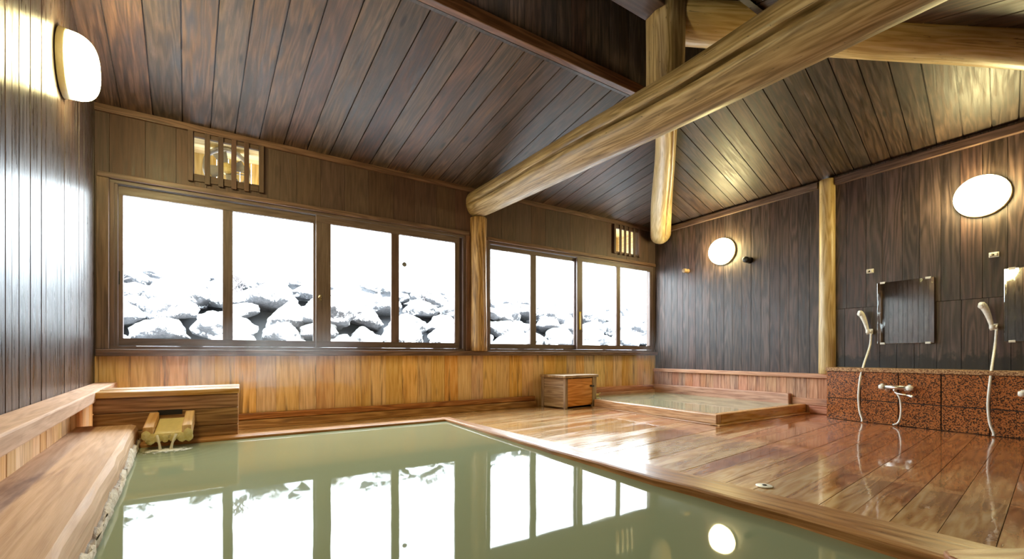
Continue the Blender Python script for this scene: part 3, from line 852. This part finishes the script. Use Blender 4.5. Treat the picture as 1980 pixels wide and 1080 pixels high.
# ---------------------------------------------------------------- windows
def window(idx, W, panes, yin, yout, first_inner, latch=None, pull=None):
    x0, x1, z0, z1 = W
    mb = MB()
    w = .028
    ya, yb = YB+.005, YB+.13
    mb.bx(x0, x1, ya, yb, z0, z0+w); mb.bx(x0, x1, ya, yb, z1-w, z1)
    mb.bx(x0, x0+w, ya, yb, z0+w, z1-w); mb.bx(x1-w, x1, ya, yb, z0+w, z1-w)
    root = struct(mb.build('window_%d' % idx, M['sash'], None, bevel=.004, org=((x0+x1)/2, YB+.06, z0)))
    zg0, zg1 = .90, 2.212
    mb = MB(); mb.bx(panes[-1][1]-.02, x1-w, YB+.055, YB+.09, z0+w, z1-w); mb.bx(x0+w, panes[0][0]+.02, YB+.02, YB+.048, z0+w, z1-w)
    mb.build('jamb', M['sash'], root)
    for si, (sx0, sx1, gl, inner) in enumerate(panes):
        y = YB+.022 if inner else YB+.072
        m = MB(); th = .018
        zb, zt = z0+.03, z1-.03
        m.bx(sx0, sx1, y-th, y+th, zb, zg0); m.bx(sx0, sx1, y-th, y+th, zg1, zt)
        xs = [sx0] + [q for g_ in gl for q in g_] + [sx1]
        for k in range(0, len(xs), 2):
            m.bx(xs[k], xs[k+1], y-th, y+th, zg0, zg1)
        s_o = m.build('sash', M['sash'], root, bevel=.004)
        for g_ in gl:
            p = MB(); p.bx(g_[0]-.004, g_[1]+.004, y-.002, y+.002, zg0-.004, zg1+.004)
            p.build('pane', M['glass'], s_o, org=root.location)
        if latch and latch[0] == si:
            p = MB(); lxx, lz = latch[1:]
            p.bx(lxx-.012, lxx+.012, y-th-.008, y-th-.0005, lz-.03, lz+.03); p.tube([(lxx, y-th-.009, lz+.012), (lxx-.012, y-th-.03, lz+.02), (lxx-.02, y-th-.034, lz-.005)], [.006, .007, .007], 8)
            q = p.build('latch', M['brass'], s_o, org=root.location); q['label'] = 'small brass latch'
        if pull and pull[0] == si:
            p = MB(); lxx, lz = pull[1:]
            p.bx(lxx-.014, lxx+.014, y-th-.003, y-th-.0005, lz-.06, lz+.06); p.build('pull', M['iron'], s_o, org=root.location)
    return root
w1 = window(1, W1, [(-.97, .735, [(-.92, -.16), (-.073, .678)], False), (.70, 2.435, [(.854, 1.536), (1.631, 2.371)], True)], 0, 0, 0, latch=(1, .745, 1.38), pull=(0, -.955, 1.45))
w2 = window(2, W2, [(2.89, 4.50, [(2.925, 3.602), (3.703, 4.433)], False), (4.45, 6.17, [(4.56, 5.304), (5.389, 6.114)], True)], 0, 0, 0)
mb = MB(); mb.bx(1.70-.0, 1.70+.0, 0, 0, 0, 0)
mb = MB(); mb.lathe([(0, .03), (.004, .03), (.009, .02), (.0095, .001)], (1.70, YB+.0185, 1.855), -Y3, 20)
o = mb.build('suction_disc', M['dot'], None, org=(1.70, YB+.018, 1.855)); tag(o, 'small dark round disc stuck on the window pane', 'sticker')
ty_ = thing('thermometer', 'narrow yellow thermometer strip on the stile of the far window', 'thermometer', (4.505, YB, 1.2))
mb = MB(); mb.bx(4.488, 4.522, YB-.006, YB+.0035, 1.14, 1.42); mb.build('backplate', M['yellow'], ty_, bevel=.003)
mb = MB(); mb.tube([(4.505, YB-.009, 1.16), (4.505, YB-.009, 1.40)], .004, 8); mb.build('glass_tube', M['white'], ty_)

# ---------------------------------------------------------------- vents over the windows with hoods outside
def vent(hole, label, fan):
    x0, x1, z0, z1 = hole
    r = thing('vent_grille', label, 'vent', ((x0+x1)/2, YB-.02, z0))
    za, zb = 2.40, 2.904
    for xx in (x0-.045, x1+.002):
        m = MB(); m.bx(xx, xx+.042, YB-.04, YB-.001, za+.02, zb); m.build('frame', M['header'], r, bevel=.003)
    m = MB(); m.bx(x0, x1, YB-.018, YB-.001, z1-.02, zb); m.build('frame', M['header'], r, bevel=.003)
    m = MB(); m.bx(x0, x1, YB-.018, YB-.001, za+.03, z0+.0); m.build('frame', M['header'], r, bevel=.003)
    n = 4
    for i in range(n):
        xc = x0 + (x1-x0)*(i+1)/(n+1)
        m = MB(); m.bx(xc-.022, xc+.022, YB-.036, YB-.019, za+.01, zb); m.build('slat', M['header'], r, bevel=.003)
    h = thing('vent_hood', 'yellow wooden hood behind the slats of the %s' % ('fan vent' if fan else 'vent nearest the far corner'), 'hood', ((x0+x1)/2, YB+.3, z0), group=None)
    m = MB()
    for k in range(6): m.bx(x0-.05+(x1-x0+.1)*k/6, x0-.05+(x1-x0+.1)*(k+1)/6-.004, YB+.50, YB+.52, z0-.02, z1+.02)
    m.bx(x0-.07, x0-.05, YB+.04, YB+.52, z0+.0, z1+.02); m.bx(x1+.05, x1+.07, YB+.04, YB+.52, z0+.0, z1+.02)
    m.bx(x0-.07, x1+.07, YB+.04, YB+.52, z1+.02, z1+.04)
    m.build('panel', M['hood'], h)
    if fan:
        c = V(((x0+x1)/2-.01, YB+.22, (z0+z1)/2))
        f = thing('exhaust_fan', 'round grey exhaust fan behind the slats above the near window', 'fan', tuple(c))
        m = MB(); m.lathe([(-.06, .215), (.05, .205), (.05, .185), (-.06, .19)], c, -Y3, 40); 
        m.f.pop(); m.u.pop(); m.r.pop(); m.sm.pop(); m.f.pop(); m.u.pop(); m.r.pop(); m.sm.pop()
        m.build('ring', M['fan'], f)
        m = MB(); m.lathe([(-.05, .05), (.03, .055), (.05, .03), (.055, .002)], c, -Y3, 24); m.build('hub', M['hood'], f)
        for k in range(4):
            th = k*PI/2+.4
            e = V((math.cos(th), 0, math.sin(th))); t = V((-math.sin(th), 0, math.cos(th)))
            m = MB(); rings = []
            for q in range(7):
                rr = .05+.115*q/6; wd = .035+.03*q/6; tw = .5-.2*q/6
                rings.append([c+e*rr+t*(wd*s)+V((0, 1, 0))*(wd*s*tw+d) for s, d in ((-1, -.002), (0, -.006), (1, -.002), (1, .002), (0, -.002), (-1, .002))])
            m.grid(rings, True, None, .5, True); m.build('blade', M['fan'], f)
        for k in range(2):
            m = MB(); m.bx(c.x-.2, c.x+.2, c.y+.05, c.y+.056, c.z-.02+.03*k, c.z-.01+.03*k); m.build('bracket', M['fan'], f)
    return r
vent(VT1, 'dark slatted vent grille with a round fan behind it above the near window', True)
vent(VT2, 'small dark slatted vent grille above the far window near the corner', False)

# ---------------------------------------------------------------- lamps
def make_lamp(label):
    r = thing('wall_lamp', label, 'lamp', local=True, group='round wall lamps')
    m = MB(); m.lathe([(0, .195), (.004, .203), (.034, .200), (.040, .192), (.040, .18)], (0, 0, 0), X3, 40); m.build('base_ring', M['ringc'], r)
    m = MB()
    pr = [(.0405, .196)] + [(.0405+.135*math.sin(t*PI/2/12)**.8, .196*math.cos(t*PI/2/12)**.62) for t in range(1, 13)]
    m.lathe(pr, (0, 0, 0), X3, 40); m.build('diffuser', M['lamp'], r)
    return r
lamp = make_lamp('lit round wall lamp on the dark boards above the nearer mirror and shower')
lamp.location = (XR-.002, 1.19, 2.315); lamp.rotation_euler = (0, 0, PI)
lamps = [lamp]
def add_lamp(loc, rz, label):
    c = copy_tree(lamp); c.location = loc; c.rotation_euler = (0, 0, rz); c['label'] = label
    return c
add_lamp((XR-.002, 3.915, 2.315), PI, 'lit round wall lamp between two pegs over the little bath')
# on the left wall, found along the sight line through its middle
def on_left(px, py):
    a = ray(px, py)
    k = (-1.1 + .1*YB)/(a.x + .1*a.y)
    return V((a.x*k, a.y*k, CZ+a.z*k))
pL = on_left(117, 121)
rzL = math.atan2(NL.y, NL.x)
print('left lamp', pL)
add_lamp(tuple(pL + NL*.004), rzL, 'lit round wall lamp on the bright boards nearest the window end of the left wall')
p2 = LW((YB-2.2), .004, 2.45)
add_lamp(tuple(p2), rzL, 'lit round wall lamp on the left wall, the one seen only in the mirror')

# ---------------------------------------------------------------- shower fittings on the right wall
gl = thing('granite_ledge', 'red speckled granite ledge with tan top along the shower wall', 'ledge', (6.07, .6, 0))
XG = 5.88
mb = MB(); mb.bx(XG+.004, XR-.001, -1.2, 2.385, .0, .555, g=Y3); mb.build('core', M['joint'], gl)
mb = MB()
y = 2.392
while y > -1.15:
    yb = max(y-.33, -1.2)
    mb.bx(XG-.006, XG+.003, yb+.005, y-.005, .005, .240, g=Y3); mb.bx(XG-.006, XG+.003, yb+.005, y-.005, .250, .552, g=Y3)
    y = yb
mb.bx(XG+.004, XR-.035, 2.386, 2.395, .005, .552)
mb.build('facing', M['granite'], gl)
mb = MB(); mb.bx(XG-.022, XR-.002, -1.2, 2.40, .557, .60, g=Y3); o = mb.build('top_slab', M['granite2'], gl, bevel=.006); o['label'] = 'tan granite top'

GAP = -.985
def rep(root, label):
    c = copy_tree(root); c.location.y += GAP; c['label'] = label
    return c
# mirrors
mi = thing('wall_mirror', 'frameless rectangular mirror beside the farther shower and slim yellow post', 'mirror', (XR-.01, 1.78, .87))
y0, y1, z0, z1 = 1.535, 2.029, .874, 1.572
mb = MB(); mb.bx(XR-.014, XR-.006, y0, y1, z0, z1); mb.build('mirror_glass', M['mirror'], mi, bevel=.0015)
for yy in (y1-.05, y0+.05):
    for zz, up in ((z1, 1), (z0, -1)):
        mb = MB(); mb.bx(XR-.019, XR-.0145, yy-.022, yy+.022, zz-.014*up, zz+.008*up); mb.bx(XR-.0145, XR-.001, yy-.022, yy+.022, zz+.0005*up, zz+.008*up)
        mb.build('clip', M['white'], mi, bevel=.002)
rep(mi, 'frameless rectangular mirror beside the nearer shower, catching a lamp')
mi.rotation_euler = (0, 0, math.radians(-3.0)); mi.location.x -= .012
# hooks
hk = thing('shower_hook', 'small cream bracket high on the boards above the farther shower', 'hook', (XR, 2.097, 1.725))
mb = MB(); mb.bx(XR-.012, XR-.001, 2.097-.035, 2.097+.035, 1.70, 1.75); mb.build('plate', M['white'], hk, bevel=.004)
for d in (-.018, .018):
    mb = MB(); mb.bx(XR-.04, XR-.0125, 2.097+d-.010, 2.097+d+.010, 1.708, 1.740); mb.build('prong', M['white'], hk, bevel=.005)
mb = MB(); mb.lathe([(0, .007), (.014, .007), (.016, .004)], (XR-.013, 2.097, 1.724), -X3, 12); mb.build('screw', M['iron'], hk)
rep(hk, 'small cream bracket high on the boards above the nearer shower')
# hand shower
hs = thing('hand_shower', 'cream hand shower with a long hose in its holder by the farther mirror', 'shower', (XR, 2.1, 1.0))
yh = 2.098
mb = MB(); mb.bx(XR-.012, XR-.001, yh-.028, yh+.028, .99, 1.05); mb.bx(XR-.045, XR-.0125, yh-.014, yh+.014, 1.004, 1.03)
mb.tube([(XR-.062, yh, 1.000), (XR-.062, yh, 1.038)], .023, 16); mb.tube([(XR-.06, yh-.034, 1.018), (XR-.06, yh-.022, 1.018)], .013, 12)
mb.build('holder', M['white'], hs, bevel=.002)
mb = MB()
mb.tube([(XR-.064, yh+.000, .985), (XR-.066, yh+.006, 1.04), (XR-.070, yh+.016, 1.09), (XR-.078, yh+.030, 1.15), (XR-.086, yh+.044, 1.195), (XR-.093, yh+.056, 1.225), (XR-.103, yh+.066, 1.243), (XR-.114, yh+.073, 1.246)],
        [.013, .017, .020, .024, .028, .030, .028, .018], 20)
hd = mb.build('handle', M['white'], hs)
mb = MB(); ax = V((-.7, .45, -.35)).normalized(); mb.lathe([(0, .020), (.008, .024), (.012, .022), (.0125, .002)], (XR-.108, yh+.066, 1.222), ax, 20)
mb.build('spray_face', M['white'], hd, org=hs.location)
def hose(pts, r):
    path = []
    n = len(pts)
    for i in range(n-1):
        p0, p1, p2, p3 = pts[max(i-1, 0)], pts[i], pts[i+1], pts[min(i+2, n-1)]
        for q in range(8):
            u = q/8
            path.append(.5*((2*p1)+(p2-p0)*u+(2*p0-5*p1+4*p2-p3)*u*u+(-p0+3*p1-3*p2+p3)*u**3))
    path.append(pts[-1])
    m = MB(); m.tube(path, r, 12); return m
hp = [onx(1684, 645, XR-.064), onx(1682, 668, XR-.075), onx(1670, 705, XR-.30), onx(1663, 732, XR-.42), onx(1660, 765, XR-.435), onx(1662, 793, XR-.44), onx(1667, 810, XR-.445), V((XR-.455, 2.022, .010))]
hose(hp, .0105).build('hose', M['white'], hs)
rep(hs, 'cream hand shower with a long hose in its holder by the nearer mirror')
# mixer tap
tp = thing('mixer_tap', 'chrome and cream bar mixer tap on the red granite between the showers', 'tap', (XG-.06, 1.74, .4))
xt = XG-.065; ya, yb_ = 1.86, 1.615; zt = .405
mb = MB(); mb.tube([(xt, ya-.03, zt), (xt, yb_+.03, zt)], .021, 20); mb.build('body', M['chrome'], tp)
for yy, d in ((ya-.029, 1), (yb_+.029, -1)):
    mb = MB(); mb.lathe([(0, .026), (.03, .027), (.034, .024), (.045, .021), (.047, .002)], (xt, yy, zt), Y3*d, 20); mb.bx(xt-.008, xt+.008, yy+d*.010, yy+d*.028, zt+.024, zt+.036)
    mb.build('handle', M['white'], tp)
    mb = MB(); mb.tube([(xt, yy-d*.012, zt-.012), (xt+.02, yy-d*.012, zt-.03), (XG-.008, yy-d*.012, zt-.03)], .013, 12); mb.lathe([(0, .024), (.006, .022), (.008, .012)], (XG-.007, yy-d*.012, zt-.03), -X3, 16)
    mb.build('connector', M['chrome'], tp)
mb = MB(); mb.tube([(xt, 1.745, zt-.018), (xt, 1.745, zt-.04)], .014, 14); mb.tube([(xt, 1.745, zt-.036), (xt-.01, 1.735, zt-.054), (xt-.03, 1.70, zt-.062), (xt-.06, 1.62, zt-.072)], .0075, 12)
mb.tube([(xt-.058, 1.628, zt-.071), (xt-.067, 1.595, zt-.075), (xt-.071, 1.583, zt-.082), (xt-.071, 1.580, zt-.095)], [.010, .014, .014, .011], 14)
mb.build('spout', M['chrome'], tp)
hp2 = [V((xt, 1.747, zt-.03)), onx(1739, 768, XG-.065), onx(1742, 786, XG-.055), onx(1741, 805, XG-.06), onx(1736, 817, XG-.065), V((XG-.07, 1.757, .012))]
hose(hp2, .0085).build('hose', M['white'], tp)
rep(tp, 'chrome and cream bar mixer tap on the red granite under the nearer mirror')
# pegs
def peg(px, py, rad, ln, mat, label):
    p = onx(px, py, XR)
    m = MB(); m.lathe([(0, rad*1.15), (.01, rad), (ln*.5, rad*.92), (ln*.55, rad*1.05), (ln-.006, rad*1.02), (ln, rad*.8), (ln+.001, .001)], (XR-.0005, p.y, p.z), -X3, 16)
    tag(m.build('wall_peg', mat, None, org=(XR, p.y, p.z)), label, 'peg')
peg(1330, 524, .034, .11, M['boxg'], 'pale wooden peg on the dark wall nearest the window corner')
peg(1450, 503, .042, .13, M['iron'], 'dark round peg on the boards just beyond the small round lamp')
# drain
dn = thing('floor_drain', 'small pale oval drain cap set in the wet floor planks', 'drain', (2.53, 1.34, 0))
mb = MB(); mb.lathe([(0, .045), (.003, .045), (.005, .038), (.0055, .001)], (2.53, 1.34, .0015), Z3, 28); mb.build('cap', M['white'], dn)
mb = MB(); mb.lathe([(0, .012), (.003, .011), (.0035, .001)], (2.53, 1.34, .0072), Z3, 14); mb.build('grip', M['iron'], dn)

# ---------------------------------------------------------------- outside: snowy bank of rocks
mb = MB(); rows = []
for j, (y, z) in enumerate(((5.6, .1), (6.4, .25), (7.0, .40), (7.5, .85), (8.0, 1.35), (8.6, 1.68), (11, 1.78), (16, 1.85))):
    rows.append([V((-9+30*i/30, y, z+random.uniform(-.05, .05))) for i in range(31)])
mb.grid(rows, False, None, .5, False)
struct(mb.build('ground', M['snow']))
mb = MB(); mb.grid([[V((-8+28*i/30, y, z)) for i in range(31)] for y, z in ((6.9, .42), (7.45, .92), (7.95, 1.42), (8.5, 1.76))], False, None, .5, False)
struct(mb.build('ground_bank', M['gap_shade']))  # dark sheet under the rocks, shade of the gaps put in its colour
from mathutils import noise as mn
def rock_mesh(seed):
    import bmesh
    bm = bmesh.new(); bmesh.ops.create_icosphere(bm, subdivisions=4, radius=1)
    o = V((seed*7.3, seed*3.1, seed*1.7))
    for v in bm.verts:
        p = v.co.copy()
        d = 1 + .30*mn.noise(p*1.1+o) + .16*mn.noise(p*2.6+o) + .07*mn.noise(p*6+o) + .035*mn.noise(p*13+o)
        c = max(abs(p.x), abs(p.y), abs(p.z))
        v.co = p*d*(1-.18*(1-c))
        v.co.z *= .82
        if v.co.z < -.4: v.co.z = -.4
    me = bpy.data.meshes.new('snowy_rock'); bm.to_mesh(me); bm.free()
    me.polygons.foreach_set('use_smooth', [True]*len(me.polygons))
    me.materials.append(M['snowrock'])
    return me
rmesh = [rock_mesh(i+1) for i in range(7)]
rr = random.Random(21)
for row, (y, z, sz, n) in enumerate(((7.15, .72, .33, 25), (7.35, 1.02, .33, 27), (7.6, 1.30, .31, 28), (7.9, 1.56, .30, 30), (8.25, 1.78, .27, 32), (8.6, 1.93, .22, 34))):
    for i in range(n):
        x = -5.2 + 18.0*(i+.5*(row % 2)+rr.uniform(-.22, .22))/n
        o = bpy.data.objects.new('snowy_rock', rmesh[rr.randrange(7)]); col.objects.link(o)
        s = sz*rr.uniform(.72, 1.18)
        o.location = (x, y+rr.uniform(-.15, .15), z+rr.uniform(-.09, .09))
        o.scale = (s*rr.uniform(1.0, 1.35), s, s*rr.uniform(.75, 1.05))
        o.rotation_euler = (rr.uniform(-.3, .3), rr.uniform(-.3, .3), rr.uniform(0, 6.28))
        tag(o, 'snow covered grey rock in the heaped bank outside the windows', 'rock', 'snow covered rocks of the bank')
def twig(mb, p, d, ln, r, depth):
    q = p + d*ln
    mid = p + d*ln*.5 + V((rr.uniform(-1, 1), rr.uniform(-1, 1), 0))*ln*.06
    mb.tube([p, mid, q], [r, r*.8, r*.55], 5, cap=False)
    if depth:
        for _ in range(3):
            d2 = (d + V((rr.uniform(-.9, .9), rr.uniform(-.9, .9), rr.uniform(-.2, .6)))).normalized()
            twig(mb, p + d*ln*rr.uniform(.4, 1.0), d2, ln*.62, r*.55, depth-1)
M['twig'] = plain('frosted_twig', (.14,.12,.12), .8)
for x, y, z, h, lb in ((-1.55, 7.55, 1.52, .50, 'bare frosted shrub on the rocks seen in the pane nearest the left wall'), (-.05, 7.8, 1.70, .34, 'bare frosted shrub on the rocks seen in the second pane of the near window'),
                    (3.05, 7.9, 1.72, .34, 'bare frosted shrub on the rocks just left of the post between the windows')):
    mb = MB()
    for k in range(7):
        twig(mb, V((x+rr.uniform(-.08, .08), y, z)), V((rr.uniform(-.7, .7), rr.uniform(-.4, .4), 1)).normalized(), h*.5, .013, 3)
    tag(mb.build('bare_shrub', M['twig'], None, org=(x, y, z)), lb, 'shrub')
# thin steam hanging over the hot water
def steam_mat(name, dens):
    m = NT(name); m.n.remove(m.p)
    ob = m.add('ShaderNodeTexCoord').outputs['Object']; ge = m.add('ShaderNodeTexCoord').outputs['Generated']
    n = m.noise(m.map(ob, 1.6, 1.6, 1.1), 1.5, 3, .55, .8)
    sx = m.add('ShaderNodeSeparateXYZ'); m.link(ge, sx.inputs[0])
    e = None
    for i in range(3):
        q = sx.outputs[i]
        w = m.rng(q, 1.0, .1 if i == 2 else .65) 
        if i < 2: w = m.math('MULTIPLY', w, m.rng(q, .0, .35))
        e = w if e is None else m.math('MULTIPLY', e, w)
    d = m.math('MULTIPLY', m.math('MULTIPLY', m.rng(n, .42, .68), e), dens)
    v = m.add('ShaderNodeVolumeScatter'); v.inputs['Color'].default_value = (.95,.96,.97,1); m.link(d, v.inputs['Density']); v.inputs['Anisotropy'].default_value = .3
    m.link(v.outputs[0], m.n['Material Output'].inputs['Volume'])
    return m.m
def steam(name, box, dens, label):
    mb = MB(); mb.bx(*box)
    o = mb.build(name, steam_mat('thin_steam', dens), None, org=((box[0]+box[1])/2, (box[2]+box[3])/2, box[4]))
    tag(o, label, 'steam', kind='stuff')
steam('steam', (-.75, .9, 2.5, 5.1, .52, 1.15), .28, 'thin wisps of steam over the spout box below the near window')
steam('steam', (5.0, 6.12, 4.0, 5.08, .26, 1.25), .40, 'thin steam rising from the little bath in the far corner')
for o in bpy.data.objects:
    if '_loc' in o: del o['_loc']
